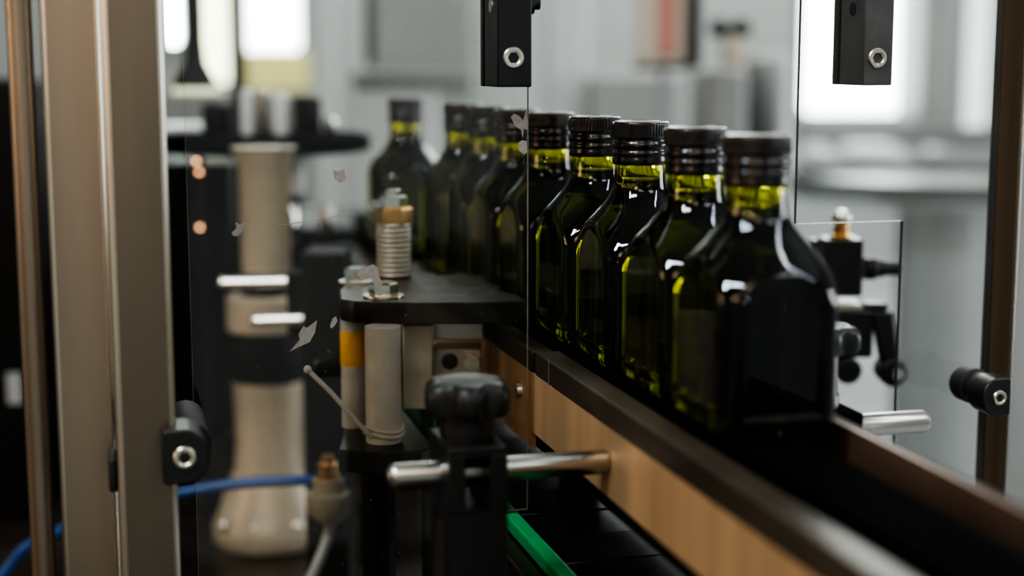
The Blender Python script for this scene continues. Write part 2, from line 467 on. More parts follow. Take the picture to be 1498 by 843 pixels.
# ================================================================== GUARD PANES (plane across the line at s=.2)
PANE_SMUDGED = pane_mat(.015)
def pane_poly(name, label, poly, edge_m, t=.0016, pm=None):
    b = MB(); b.prismy(poly, -t, t)
    o_bm = b.bm; bmesh.ops.recalc_face_normals(o_bm, faces=o_bm.faces)
    for f in o_bm.faces:
        f.material_index = 0 if abs(f.normal.y) > .9 else 1
    o = b.build(name, [pm or PANE, edge_m], None, smooth=False, loc=W(.2, 0), rotz=A)
    return tag(o, label, 'guard pane')
pane_poly('guard_pane', 'clear scratched acrylic guard pane left of the bottle opening',
          [(-.247, -.2848), (-.0835, -.2848), (-.0835, -.0955), (-.054, -.0955), (-.054, .30), (-.247, .30)], PANEEDGE)
pane_poly('guard_pane', 'clear notched guard pane right of the bottle opening, held by the right post',
          [(.1865, -.14), (.250, -.14), (.250, .30), (.1145, .30), (.1145, .0708), (.1865, .0708)], PANEEDGEDK, pm=PANE_SMUDGED)
MBs = MB(); MBs.tube([(.1158, -.0024, .0706), (.150, -.0024, .0706), (.186, -.0024, .0706)], .0005, 8)

# hanging blocks
def hang_block(x0, x1, sx, label, m, hole):
    r = conv('pane_clamp_block', label, 'clamp', s=.2, group=None)
    MB().box(x0, x1, -.032, -.0018, .1545, .30).build('block', m, r, bevel=.0009)
    MB().box(x0, x1, .0018, .008, .1545, .30).build('backing_plate', m, r, bevel=.0006)
    socket_screw(r, sx, -.032, .1705, .0058)
    b = MB(); b.lathe([(.0038, -.0006), (.0038, .0003), (.0028, .0004), (.0022, .0018)], c=(x0 + .0002, -.017, .199), axis='x', seg=32)
    b.build('side_hole', RUBBER if hole else SCREW, r)
    return r
k1 = hang_block(-.0800, -.0605, -.0712, 'glossy black clamp block with hex screw hanging at the top of the left pane edge', BLACKPOM, False)
hb = MB(); hb.cyl((-.0605, -.016, .199), (-.0555, -.016, .199), .0045); hb.cyl((-.0555, -.016, .2005), (-.052, -.016, .2005), .0035)
hb.build('pivot_pin', BLACKPL, k1)
k2 = hang_block(.1400, .1590, .1487, 'dark grey clamp block with hex screw hanging in front of the bright window', GREYBLK, True)
tag(MB().box(-.30, .30, -.030, -.004, .3002, .330).build('pane_header_bar', STEEL, bevel=.001, loc=W(.2, 0), rotz=A),
    'steel header bar above the panes that carries the clamp blocks', 'bar')

# pane clamps with big black rubber bodies
lc = conv('pane_clamp', 'black rounded pane clamp with hex screw on the left steel profile', 'clamp', s=.118)
pts = []
for i in range(17):
    t = -PI / 2 + PI * i / 16
    pts.append((-.2575 + .0122 * math.cos(t), -.0385 + .0140 * math.sin(t)))
pts += [(-.2672, -.0245), (-.2688, -.0262), (-.2688, -.0508), (-.2672, -.0525)]
pts = [(x + .0015, z + .0105) for x, z in pts]
MB().prismy(pts, -.006, .022).build('body', BLACKPL, lc, bevel=.0009)
MB().lathe([(.0105, .022), (.0108, .030), (.0108, .079), (.0098, .0805)], c=(-.2520, 0, -.0280), axis='y').build('rear_sleeve', RUBBER, lc)
socket_screw(lc, -.2565, -.006, -.0280, .0056)

rc = conv('pane_clamp', 'black cylindrical pane clamp with small hex screw on the brown right post', 'clamp', s=.15)
pts = [(.2230 + .0105 * math.cos(t), -.0435 + .0118 * math.sin(t)) for t in [PI / 2 + PI * i / 16 for i in range(17)]] + [(.2305, -.0553), (.2317, -.054), (.2317, -.033), (.2305, -.0317)]
pts = [(x + .005, z + .0105) for x, z in pts]
MB().prismy(pts, .000, .018).build('body', BLACKPL, rc, bevel=.0009)
MB().lathe([(.0098, .018), (.0100, .020), (.0100, .030), (.0092, .031), (.0092, .034), (.0112, .035), (.0112, .046), (.0104, .0482)], c=(.2335, 0, -.0335), axis='y').build('rear_sleeve', RUBBER, rc)
socket_screw(rc, .2285, .0, -.0330, .0046)

# scraps stuck on the pane
def flake(cx, cz, poly, label, sc=.001):
    b = MB(); b.prismy([(x * sc, z * sc) for x, z in poly], -.0004, 0)
    tag(b.build('paper_scrap', FLAKE, smooth=False, loc=W(.2, 0) + Vector((CA * cx + SA * .0018, SA * cx - CA * .0018, cz)), rotz=A), label, 'paper scrap', 'torn scraps stuck on the left pane')
def PS(x, y):   # photo direction to (n, z) in the pane plane
    q = P(x, y, 1.0) - Vector((0, 0, CAMZ)); o = W(.2, 0, 0) - Vector((0, 0, CAMZ))
    nx, ny = -SA, CA
    k = (nx * o.x + ny * o.y) / (nx * q.x + ny * q.y)
    h = q * k - o
    return CA * h.x + SA * h.y, h.z
def flake_px(label, pts):
    q = [PS(*p) for p in pts]; cx = sum(a for a, _ in q) / len(q); cz = sum(c for _, c in q) / len(q)
    flake(cx, cz, [((a - cx) * 1000, (c - cz) * 1000) for a, c in q], label)
flake_px('grey hook shaped scrap stuck on the pane above the washer bolt', [(521, 400), (527, 392), (537, 390), (545, 386), (552, 391), (553, 403), (558, 412), (559, 430), (553, 432), (547, 427), (545, 412), (540, 405), (528, 409)])
flake_px('long jagged beige scrap stuck on the pane left of the yellow tape', [(423, 514), (438, 496), (436, 488), (443, 476), (448, 479), (463, 468), (460, 486), (452, 500), (438, 506)])
flake_px('tiny oval scrap stuck on the pane beside the black guide plate', [(482, 475), (486, 465), (491, 462), (493, 469), (488, 477), (483, 480)])
flake_px('small square scrap stuck on the pane right of the turntable', [(487, 249), (495, 250), (503, 247), (505, 263), (497, 267), (489, 262)])
flake_px('small folded scrap stuck on the pane over the cream column', [(338, 340), (345, 334), (344, 324), (351, 328), (358, 324), (356, 336), (349, 345), (341, 345)])
flake_px('white comma shaped scrap on the pane edge beside the caps', [(746, 171), (751, 166), (758, 169), (764, 176), (769, 160), (771, 180), (770, 190), (765, 188), (763, 202), (761, 190), (752, 184)])
flake_px('white round scrap on the pane edge below the comma shaped one', [(757, 209), (762, 205), (769, 206), (770, 222), (765, 226), (758, 220)])
b = MB(); q = [PS(*p) for p in [(385, 331), (420, 328), (455, 323), (496, 315)]]
b.tube([(a, -.0019, c) for a, c in q], .00025, 6)
tag(b.build('pane_scratch', FLAKE, loc=W(.2, 0), rotz=A), 'thin pale scratch line across the left pane', 'scratch')
MBs.bm.free()

# ================================================================== POSTS
def profile(name, label, n0, n1, s0, s1, z0, z1, m, bev=.0028, em=None):
    r = conv(name, label, 'post')
    o = MB().box(n0, n1, s0, s1, z0, z1).build('profile', [m, em or m], r, bevel=bev, bseg=3)
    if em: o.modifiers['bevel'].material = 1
    return r
EDGE = mat('profile_edge_highlight', (.80, .74, .64), 1, .36, noise=.12, nscale=14, stretch=(1, 1, .12))  # edge highlights painted as a brighter metal on the bevel faces
profile('steel_post', 'wide brushed steel door profile at the left carrying the rounded black clamp', -.2890, -.2598, .122, .160, -.2848, .62, PILLARDK, em=EDGE)
ps2 = profile('steel_post', 'brushed steel post directly left of the door profile', -.3190, -.2893, .165, .195, -.2848, .62, PILLAR, em=EDGE)
lt = MB(); lt.box(-.2938, -.2892, .1345, .1585, -.050, -.032)
pr = conv('round_post', 'slim rounded steel post at the far left edge of the frame', 'post')
b = MB(); b.lathe([(.0063, -.2848), (.0063, .62)], c=(-.3290, .170, 0), seg=40); b.build('tube', PILLAR, pr)
lt.build('latch_pin', RUBBER, ps2, bevel=.0015)
rp = profile('bronze_post', 'brown anodised post at the right edge holding the black pane clamp', .2535, .2700, .2035, .213, -BZ + .002, .62, BRONZE, .0012)
MB().box(.2700, .2720, .2035, .213, -BZ + .002, .62).build('edge_lip', STEEL, rp, bevel=.0006)
tag(MB().box(.2722, .36, .21, .214, -BZ + .002, .62).build('enamel_cover', CABGREY, loc=W(0, 0), rotz=A), 'grey enamel panel beyond the brown post at the right edge', 'panel')

# ================================================================== GUIDE PLATE UNIT behind the left pane
def gp(x, y): return (x, y)
gu = thing('star_wheel_guide', 'black double plate guide unit with white sleeves and bolts behind the left pane', 'bottle guide', (0, 0, BZ))
poly = [(-.098, .936), (-.060, .930), (-.020, .932), (.010, .938), (.004, .962), (-.0085, .985), (-.007, 1.005), (-.016, 1.020), (-.020, 1.050), (-.034, 1.062),
        (-.050, 1.052), (-.056, 1.068), (-.070, 1.078), (-.092, 1.075), (-.108, 1.045), (-.112, .985), (-.107, .945)]
MB().prism(poly, .0085, .0220).build('top_plate', BLACKPOM, gu, bevel=.0009)
b = MB(); b.prism([(-.105, .905), (-.085, .899), (-.055, .902), (-.047, .912), (-.060, .96), (-.075, 1.02), (-.09, 1.03), (-.108, .98)], -.0780, -.0640); b.build('bottom_plate', BLACKPOM, gu, bevel=.0009)
q = P(560, 560, .925)
def tubeat(px, Y, r, z0, z1, name, m):
    c = P(px, 500, Y); bb = MB(); bb.lathe([(r * .96, z0), (r, z0 + .0005), (r, z1)], c=(c.x, c.y, 0)); return bb.build(name, m, gu)
tubeat(560, .925, .0111, -.064, .0085, 'spacer_sleeve', WHITEPL)
tubeat(516, .965, .0078, -.064, .0085, 'spacer_sleeve', WHITEPL)
t = tubeat(516, .965, .0081, -.0235, -.0010, 'tape_band', YELLOW); t['label'] = 'yellow tape wound around the rear sleeve'
c = P(562, 500, .953)
b = MB(); b.lathe([(.0128, .0220), (.0130, .0226), (.0128, .0236), (.006, .0237)], c=(c.x, c.y, 0)); b.build('washer', SCREW, gu)
b = MB(); b.lathe([(.0090, .0237), (.0092, .0245), (.0092, .0305), (.0080, .0318)], c=(c.x, c.y, 0), seg=6); b.build('bolt_head', CHROME, gu, ang=20)
c = P(524, 500, 1.02)
b = MB(); b.lathe([(.0125, .0220), (.0125, .0232)], c=(c.x, c.y, 0)); b.build('washer', SCREW, gu)
b = MB(); b.lathe([(.0085, .0232), (.0085, .0310), (.0070, .0320)], c=(c.x, c.y, 0), seg=6); b.build('bolt_head', CHROME, gu, ang=20)
# threaded stud stack
c = P(576, 350, 1.045)
b = MB(); prof = []
z = .0225
while z < .0575:
    prof += [(.0098, z), (.0118, z + .0006), (.0121, z + .0016), (.0118, z + .0026), (.0098, z + .0031)]; z += .0034
b.lathe(prof, c=(c.x, c.y, 0)); b.build('ribbed_stack', ALU, gu, ang=60)
b = MB(); b.lathe([(.0100, .0580), (.0130, .0590), (.0133, .0605), (.0133, .0690), (.0118, .0705)], c=(c.x, c.y, 0), seg=6); b.build('brass_nut', GOLD, gu, ang=20)
b = MB(); b.lathe([(.0092, .0705), (.0095, .0710), (.0095, .0770), (.0080, .0785), (.0055, .0787), (.0055, .0815), (.004, .083)], c=(c.x, c.y, 0), seg=6); b.build('top_nut', CHROME, gu, ang=20)
for (x, y) in ((-.09, .99), (-.084, .94)):
    b = MB(); b.lathe([(.010, -.2848), (.010, -.078)], c=(x, y, 0)); b.build('leg', MACHDK, gu)
# cable tie
zc = P(560, 500, .925)
zt = MB(); rr_ = .0117
loop = [(zc.x + rr_ * math.cos(t), zc.y + rr_ * math.sin(t), BZ - .0580 + .0012 * math.sin(t * 2)) for t in [2 * PI * i / 40 for i in range(41)]]
zt.tube(loop, .0016, 8)
loop2 = [(x, y, z + .0028) for x, y, z in loop]; zt.tube(loop2, .0014, 8)
e0 = Vector((zc.x - .0070, zc.y - .0100, BZ - .0585)); e1 = P(485, 575, .905); e2 = P(450, 541, .905)
zt.tube([e0, e0.lerp(e1, .4) + Vector((0, -.001, -.0003)), e1, e2], .0016, 8)
zt.sphere(e2, .0026, 12)
tag(zt.build('cable_tie', WHITEPL), 'white cable tie looped around the white sleeve with its tail pointing up left', 'cable tie')

# aluminium fixture behind the sleeve
af = thing('aluminium_fixture', 'cast aluminium fixture of plate and drilled blocks behind the white sleeve', 'fixture', (0, 0, 0))
def pbox(parent, name, x0, x1, y0, y1, Y, dep, m, bev=.001):
    a = P(x0, y1, Y); c2 = P(x1, y0, Y)
    return MB().box(a.x, c2.x, Y, Y + dep, a.z, c2.z).build(name, m, parent, bevel=bev)
pbox(af, 'upright_plate', 590, 633, 476, 600, .955, .012, ALU)
pbox(af, 'upper_block', 634, 708, 472, 498, .98, .02, STEEL)
blk = pbox(af, 'drilled_block', 633, 704, 510, 562, .975, .025, ALU)
for px, mm, nm in ((658, RUBBER, 'bore'), (690, SCREW, 'bolt_head')):
    q = P(px, 529, .975); MB().lathe([(.0052, -.0008 if nm == 'bore' else -.004), (.0056, .0005)], c=(q.x, .975, q.z), axis='y', seg=24).build(nm, mm, blk)
MB().box(-.0595, -.0505, .975, .990, BZ - .2848, P(640, 580, .98).z + .002).build('mount', MACHDK, af)

# ================================================================== MACHINE DECK AND LEFT BACKGROUND MACHINE
dk = thing('machine_deck', 'dark stained steel deck the whole machine stands on', 'machine deck', (0, 0, 0))
MB().box(-1.3, .20, .34, 2.5, BZ - .325, BZ - .285).build('top', DECK, dk, bevel=.002)
for x in (-1.2, .1):
    for y in (.44, 2.4):
        MB().box(x - .03, x + .03, y - .03, y + .03, 0.002, BZ - .325).build('leg', MACHDK, dk)

Yc = 1.42
def at(px, Y): return (px - 749) / FPX * Y * 1.0
def zpx(y, Y): return P(749, y, Y).z
col = thing('cream_column', 'blurred cream enamel column with collar and bolted base flange in the left machine', 'machine column', (P(392, 500, Yc).x, Yc, 0))
def lat(parent, prof, m, name, seg=40, c=(0, 0, 0)):
    return MB().lathe([(r, z) for r, z in prof], c=c, seg=seg).build(name, m, parent, ang=50)
f0 = zpx(790, Yc) ; D0 = BZ - .285
lat(col, [(.052, D0), (.056, D0 + .004), (.056, D0 + .020), (.052, D0 + .026), (.046, D0 + .045), (.036, D0 + .070)], BEIGE, 'base_flange')
lat(col, [(.036, D0 + .058), (.032, D0 + .10), (.034, D0 + .16), (.035, zpx(556, Yc))], BEIGE, 'lower_column')
lat(col, [(.033, zpx(556, Yc)), (.036, zpx(552, Yc)), (.036, zpx(486, Yc)), (.033, zpx(483, Yc))], MACHDK, 'dark_sleeve')
lat(col, [(.034, zpx(484, Yc)), (.038, zpx(480, Yc)), (.038, zpx(434, Yc)), (.034, zpx(430, Yc))], BEIGE, 'collar')
lat(col, [(.024, zpx(430, Yc)), (.024, zpx(398, Yc))], MACHDK, 'neck')
lat(col, [(.023, zpx(398, Yc)), (.0235, zpx(240, Yc)), (.030, zpx(215, Yc))], BEIGE, 'upper_column')
for dx in (-.038, -.008, .030):
    MB().sphere((dx, -.040 if dx != -.008 else -.046, D0 + .026), .0055, 12).build('bolt', SCREW, col)
for x0, x1, y in ((326, 420, 414), (374, 462, 469)):
    a_, b_ = P(x0, y, 1.28), P(x1, y - 2, 1.28)
    rd = MB(); rd.cyl(a_, b_, .0052); rd.sphere(a_, .0055, 12, (.8, 1, 1))
    tag(rd.build('steel_pin', CHROME), 'upper blurred steel pin beside the cream collar' if y == 414 else 'lower blurred steel pin in front of the cream collar', 'pin')
hub = thing('pin_holder', 'dark block that holds the two blurred steel pins', 'holder', (0, 0, 0))
a_, b_ = P(447, 690, 1.275), P(505, 370, 1.275)
MB().box(a_.x, b_.x, 1.27, 1.33, BZ - .2848, b_.z).build('body', MACHDK, hub, bevel=.002)
MB().box(P(416, 0, 1.31).x, a_.x, 1.285, 1.305, P(0, 492, 1.29).z, P(0, 398, 1.29).z).build('arm', MACHDK, hub, bevel=.002)

tt = thing('turntable', 'dark round turntable disc with small parts on top in the left machine', 'turntable', (P(385, 200, 1.62).x, 1.62, 0))
zt_ = P(385, 196, 1.62).z
lat(tt, [(.105, zt_ - .018), (.112, zt_ - .016), (.112, zt_ - .002), (.105, zt_)], BELT, 'disc', 64)
lat(tt, [(.03, zt_ - .32), (.03, zt_ - .01)], MACHDK, 'shaft')
lat(tt, [(.045, BZ - .2848), (.045, zt_ - .32)], MACHDK, 'socket')
def jar(px, w, ytop, m, label, Y=1.60, seg=24):
    r = w / 2 / FPX * Y; c0 = P(px, 190, Y); zt2 = P(px, ytop, Y).z
    tag(MB().lathe([(r * .9, zt_), (r, zt_ + .002), (r, zt2 - .003), (r * .6, zt2)], c=(c0.x, Y, 0), seg=seg).build('machine_fitting', m), label, 'fitting', 'fittings on the turntable')
jar(318, 42, 150, MACHDK, 'squat black fitting on the left of the turntable')
jar(362, 18, 130, CABWHITE, 'slim white fitting near the middle of the turntable')
jar(385, 22, 132, STEEL, 'steel fitting near the middle of the turntable')
jar(412, 24, 136, CABWHITE, 'pale fitting right of the middle of the turntable')
jar(450, 40, 140, MACHDK, 'black fitting on the right of the turntable')
jar(483, 20, 172, CHROME, 'low shiny fitting at the right rim of the turntable', 1.59)

hs = thing('machine_housing', 'black machine housing behind the cream column', 'machine housing', (0, 0, 0))
a_, b_ = P(150, 600, 1.85), P(338, 238, 1.85)
MB().box(a_.x, b_.x, 1.85, 2.15, BZ - .2848, b_.z).build('body', MACHDK, hs, bevel=.004)
a_, b_ = P(338, 600, 1.85), P(760, 335, 1.85)
MB().box(a_.x + .002, b_.x, 1.86, 2.12, BZ - .2848, b_.z).build('side_body', MACHDK, hs, bevel=.004)
# far left dark cabinet
hl = thing('side_cabinet', 'dark cabinet at the far left edge behind the posts', 'cabinet', (0, 0, 0))
MB().box(-.66, -.475, 1.5, 1.8, BZ - .2848, P(30, 118, 1.5).z).build('body', MACHDK, hl, bevel=.004)
MB().box(-.502, -.488, 1.495, 1.50, P(20, 590, 1.5).z, P(20, 545, 1.5).z).build('plate', CABGREY, hl)

# upright white/steel valve parts right of the cream column
for px, w, y0, y1, Y, m, lab in ((427, 30, 240, 288, 1.55, CABWHITE, 'blurred white valve cap right of the cream column'),
                              (425, 26, 300, 360, 1.55, CHROME, 'blurred steel valve stem below the white cap'),
                              (478, 20, 300, 345, 1.62, STEEL, 'dim steel stem between the column and the oil bottles')):
    c0 = P(px, y1, Y); z0, z1 = P(px, y1, Y).z, P(px, y0, Y).z; r = w / 2 / FPX * Y
    base = BZ - .2848
    vv = thing('valve', lab, 'valve', (c0.x, Y, 0))
    lat(vv, [(r * .8, z0), (r, z0 + .003), (r, z1 - .004), (r * .7, z1)], m, 'cap', 24)
    if w != 30: lat(vv, [(r * .5, base), (r * .5, z0)], MACHDK, 'stem', 16)
    else: vv.location = (c0.x + .0, Y + .03, 0); lat(vv, [(r * .4, base), (r * .4, z0)], MACHDK, 'stem', 16)
# little glowing beads added in place of warm reflections, on one stalk
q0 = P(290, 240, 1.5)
sp = thing('glint_stalk', 'thin black stalk with three small glowing beads standing in for warm reflections in the dark left machine', 'reflection stand-in', (q0.x, 1.507, 0))
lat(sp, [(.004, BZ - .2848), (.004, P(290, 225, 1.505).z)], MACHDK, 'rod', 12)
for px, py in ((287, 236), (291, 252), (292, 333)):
    q = P(px, py, 1.5); MB().sphere((q.x - q0.x, -.006, q.z), .0022, 12).build('lamp', GLINTM, sp)  # glowing bead, imitates a warm reflection

# hoses
def curve_pts(pts, n=8):
    out = []; pts = [Vector(p) for p in pts]
    for i in range(len(pts) - 1):
        p0 = pts[max(i - 1, 0)]; p1 = pts[i]; p2 = pts[i + 1]; p3 = pts[min(i + 2, len(pts) - 1)]
        for k in range(n):
            t = k / n
            out.append(.5 * ((2 * p1) + (p2 - p0) * t + (2 * p0 - 5 * p1 + 4 * p2 - p3) * t * t + (3 * p1 - p0 - 3 * p2 + p3) * t ** 3))
    out.append(pts[-1]); return out
hp = [P(-60, 900, 1.18), P(5, 838, 1.2), P(40, 800, 1.2), P(90, 776, 1.2), P(160, 745, 1.2), P(260, 722, 1.2), P(350, 708, 1.2), P(445, 703, 1.2), P(500, 706, 1.22)]
tag(MB().tube(curve_pts(hp), .0046, 12).build('air_hose', BLUEH), 'blue air hose sweeping from the lower left corner across to the hose fitting', 'hose')
hf = thing('hose_fitting', 'cream threaded hose fitting with a milky hose hanging below the black guide', 'fitting', (P(480, 700, 1.12).x, 1.12, 0))
z0, z1 = P(480, 762, 1.12).z, P(480, 700, 1.12).z
lat(hf, [(.010, z0), (.015, z0 + .006), (.017, z0 + .018), (.017, z0 + .022), (.012, z0 + .023), (.012, z1)], mat('dull_cream_fitting', (.24, .19, .12), 0, .45), 'body', 24)
lat(hf, [(.008, z1), (.0085, z1 + .004), (.0085, z1 + .012), (.005, z1 + .013), (.005, z1 + .018)], GOLD, 'nipple', 12)
o = MB(); dx = P(480, 700, 1.12).x
o.tube([tuple(Vector(p) - Vector((dx, 1.12, 0))) for p in curve_pts([P(483, 760, 1.12), P(478, 790, 1.12), P(462, 830, 1.11), P(440, 880, 1.10), P(425, 930, 1.10)])], .0042, 10)
o.build('hose', CLEARH, hf)

# ================================================================== RIGHT SENSOR UNIT
Yr = 1.14
su = thing('valve_unit', 'black pneumatic valve block with ball top and side fitting beyond the right pane notch', 'valve', (0, 0, 0))
pbox(su, 'valve_body', 1204, 1264, 351, 434, Yr, .03, BLACKPL, .0012)
q = P(1231, 318, Yr + .014)
lat(su, [(.009, P(0, 350, Yr + .014).z), (.009, P(0, 344, Yr + .014).z), (.006, P(0, 342, Yr + .014).z), (.0058, P(0, 328, Yr + .014).z)], GOLD, 'brass_neck', 24, (q.x, Yr + .014, 0))
MB().sphere((q.x, Yr + .014, q.z), .0078, 24, (1, 1, .8)).build('ball_top', CHROME, su)
q = P(1264, 393, Yr + .014)
MB().lathe([(.0085, 0), (.0085, .008), (.0068, .010), (.0068, .014), (.0056, .016), (.0056, .026)], c=(q.x, Yr + .014, q.z), axis='x', seg=24).build('side_fitting', DKMETAL, su)
cl = thing('swivel_clamp', 'black swivel clamp with a hanging lever arm below the valve block', 'clamp', (0, 0, 0))
pbox(cl, 'clamp_body', 1205, 1279, 455, 524, Yr - .005, .035, BLACKPL, .002)
pbox(cl, 'silver_cap', 1215, 1262, 446, 456, Yr - .002, .03, ALU, .001)
a_, b_ = P(1289, 455, Yr), P(1302, 540, Yr)
arm = MB(); arm.loft([[(p.x + dx, p.y + dy, p.z) for dx, dy in ((-w, -.006), (w, -.006), (w, .006), (-w, .006))] for p, w in ((a_, .008), (a_.lerp(b_, .4), .0075), (b_, .0065))])
arm.build('lever_arm', DKMETAL, cl, bevel=.002)
c0 = P(1303, 542, Yr)
MB().lathe([(.0085, -.012), (.0108, -.010), (.0108, .010), (.0085, .012)], c=(c0.x, Yr, c0.z), axis='y').build('pivot_boss', DKMETAL, cl)
MB().lathe([(.003, -.016), (.0045, -.0155), (.0045, -.011)], c=(c0.x + .002, Yr, c0.z), axis='y', seg=6).build('pivot_screw', CHROME, cl)
pbox(cl, 'arm_root', 1262, 1300, 445, 475, Yr, .02, DKMETAL, .002)
q = P(1238, 540, Yr); MB().lathe([(.008, -.01), (.010, -.008), (.010, .012)], c=(q.x, Yr, q.z), axis='y').build('lower_boss', DKMETAL, cl)
q = P(1222, 600, Yr)
mp = tag(MB().cyl((q.x - .005, Yr + .045, .002), (q.x - .005, Yr + .045, P(1222, 360, Yr).z), .010).build('mounting_post', BLACKPL), 'black round post behind the nearest bottle carrying the valve block and clamp', 'post')

# ================================================================== ROOM
FLW = 9.0
struct(MB().box(-5, 5, -2.5, 10.2, -.1, 0).build('floor', FLOORM, smooth=False))
struct(MB().box(-5, 5, -2.5, 10.2, 3.6, 3.7).build('ceiling', CEILM, smooth=False))
struct(MB().box(-5, 5, 10.0, 10.2, 0, 3.6).build('wall_back', WALLM, smooth=False))
struct(MB().box(-5, 5, -2.7, -2.5, 0, 3.6).build('wall_front', WALLM, smooth=False))
struct(MB().box(-5.2, -5, -2.7, 10.2, 0, 3.6).build('wall_left', WALLM, smooth=False))
struct(MB().box(5, 5.2, -2.7, 10.2, 0, 3.6).build('wall_right', WALLM, smooth=False))

# partition with the windows, behind the machines
YW = 5.2
def window(num, x0, x1, ybot, m, ztop=2.6, Y=YW, r=.03):
    a_ = P(x0, ybot, Y); b_ = P(x1, ybot, Y); x0w, x1w, zb = a_.x, b_.x, a_.z
    w = bpy.data.objects.new('window_%d' % num, None); COL.objects.link(w); struct(w)
    poly = []
    for cx, cz, t0 in ((x1w - r, zb + r, -PI / 2), (x1w - r, ztop - r, 0), (x0w + r, ztop - r, PI / 2), (x0w + r, zb + r, PI)):
        for i in range(7):
            t = t0 + PI / 2 * i / 6; poly.append((cx + r * math.cos(t), cz + r * math.sin(t)))
    MB().prismy(poly, Y - .012, Y - .004).build('window_pane', m, w, smooth=False)
    fb = MB(); o_ = .02
    outer = [(x0w - o_, zb - o_), (x1w + o_, zb - o_), (x1w + o_, ztop + o_), (x0w - o_, ztop + o_)]
    fb.box(x0w - o_, x1w + o_, Y - .02, Y - .0, zb - o_, zb - .001); fb.box(x0w - o_, x1w + o_, Y - .02, Y, ztop + .001, ztop + o_)
    fb.box(x0w - o_, x0w - .001, Y - .02, Y, zb, ztop); fb.box(x1w + .001, x1w + o_, Y - .02, Y, zb, ztop)
    fb.build('window_frame', WINFR, w, smooth=False)
window(1, 1172, 1334, 166, WINW)
window(2, 1406, 1440, 200, emit('dim_pane', (.75, .80, .80), 1.2))
window(3, 352, 440, 74, WINW)
window(4, 294, 340, 120, emit('warm_daylight_pane', (.95, .95, .72), 3.6))
window(5, 246, 264, 62, WINW)
struct(MB().box(-3, 3, YW + .001, YW + .1, .95, 3.598).build('wall_partition', WALLM, smooth=False))
struct(MB().box(-3, .70, YW + .001, YW + .1, 0, .949).build('wall_partition_base', WALLM, smooth=False))

def far_box(name, label, cat, x0, x1, y0, y1, Y, dep, m, bev=.01, base=False, group=None):
    a_ = P(x0, y1, Y); c_ = P(x1, y0, Y)
    z0 = .002 if base else a_.z
    o = MB().box(a_.x, c_.x, Y, Y + dep, z0, c_.z).build(name, m, bevel=bev)
    return tag(o, label, cat, group)
# glowing box standing in for the yellow light below window 3
far_box('yellow_glow_block', 'yellow box glowing in place of yellow window light on the far shelf below the bright window at the left', 'box', 362, 437, 74, 131, 4.6, .3, emit('yellow_light_glow', (.55, .52, .20), .9))
far_box('far_shelf', 'grey workbench carrying the yellow box at the far left', 'workbench', 230, 470, 132, 200, 4.5, .5, CABGREY, base=True)
far_box('steel_duct', 'tall pale steel duct right of the left windows', 'duct', 452, 490, -80, 150, 4.2, .2, CABWHITE, base=True)
far_box('steel_duct', 'pale grey duct left of the thin black pipe', 'duct', 500, 528, -80, 150, 4.3, .2, CABWHITE, base=True)
far_box('black_pipe', 'thin black vertical pipe hanging from above at the upper middle left', 'pipe', 532, 543, -200, 96, 3.6, .03, FRAMEDK)
far_box('storage_cabinet', 'tall pale enamel cabinet behind the black clamp block', 'cabinet', 548, 690, -80, 105, 4.4, .5, CABGREY, base=True)
far_box('bench_slab', 'long dark bench edge behind the farthest oil bottle', 'bench', 512, 690, 106, 128, 3.4, .3, mat('bench_grey', (.16, .165, .16), 0, .5))
far_box('bench_cupboard', 'pale front of the dark edged bench behind the bottle caps', 'bench', 512, 640, 129, 300, 3.42, .25, CABWHITE, base=True)
far_box('storage_cabinet', 'pale cabinet column right of the black clamp block', 'cabinet', 800, 862, -80, 140, 4.0, .4, CABWHITE, base=True)
far_box('storage_cabinet', 'grey low cabinet behind the middle of the bottle row', 'cabinet', 862, 1000, 110, 300, 3.9, .4, CABGREY, base=True)
cp = thing('control_panel', 'blurred control panel with black frame and salmon strip above the bottle caps', 'control panel', (0, 0, 0))
Yp = 2.6
pbox(cp, 'screen', 930, 1008, -60, 92, Yp, .02, CREAM, .003)
pbox(cp, 'salmon_strip', 962, 990, -60, 80, Yp - .006, .005, PINK, .001)
pbox(cp, 'frame_side', 1010, 1028, -60, 100, Yp - .03, .06, FRAMEDK, .003)
pbox(cp, 'frame_bottom', 930, 1009, 93, 102, Yp - .02, .05, FRAMEDK, .002)
pbox(cp, 'stand', 955, 975, 103, 900, Yp + .0, .04, CABGREY, .002)
mc = thing('filling_machine', 'pale grey machine cabinet with two black knobs right of the control panel', 'machine', (0, 0, 0))
Ym = 2.9
mcfoot = 421.5 + FPX * math.tan(math.atan((CAMZ - .002) / Ym) - TH)
pbox(mc, 'body', 1018, 1095, 100, mcfoot, Ym, .3, CABGREY, .01)
pbox(mc, 'side_panel', 1096, 1116, 90, mcfoot, Ym + .02, .25, mat('mid_grey', (.17, .175, .175), 0, .5), .004)
pbox(mc, 'door', 1117, 1158, 80, mcfoot, Ym + .05, .25, CABWHITE, .008)
pbox(mc, 'rear_column', 1062, 1092, 52, 99, Ym + .05, .05, CREAM, .003)
for px in (1058, 1092):
    q = P(px, 40, Ym); MB().sphere((q.x, Ym + .06, q.z), .020, 16).build('knob', FRAMEDK, mc)
q0, q1 = P(1058, 40, Ym), P(1092, 40, Ym)
MB().cyl((q0.x, Ym + .06, q0.z), (q1.x, Ym + .06, q1.z), .010).build('knob_bar', FRAMEDK, mc)
MB().cyl((q0.x + .012, Ym + .06, q0.z - .1), (q0.x + .012, Ym + .06, q0.z), .006).build('knob_post', CABGREY, mc)

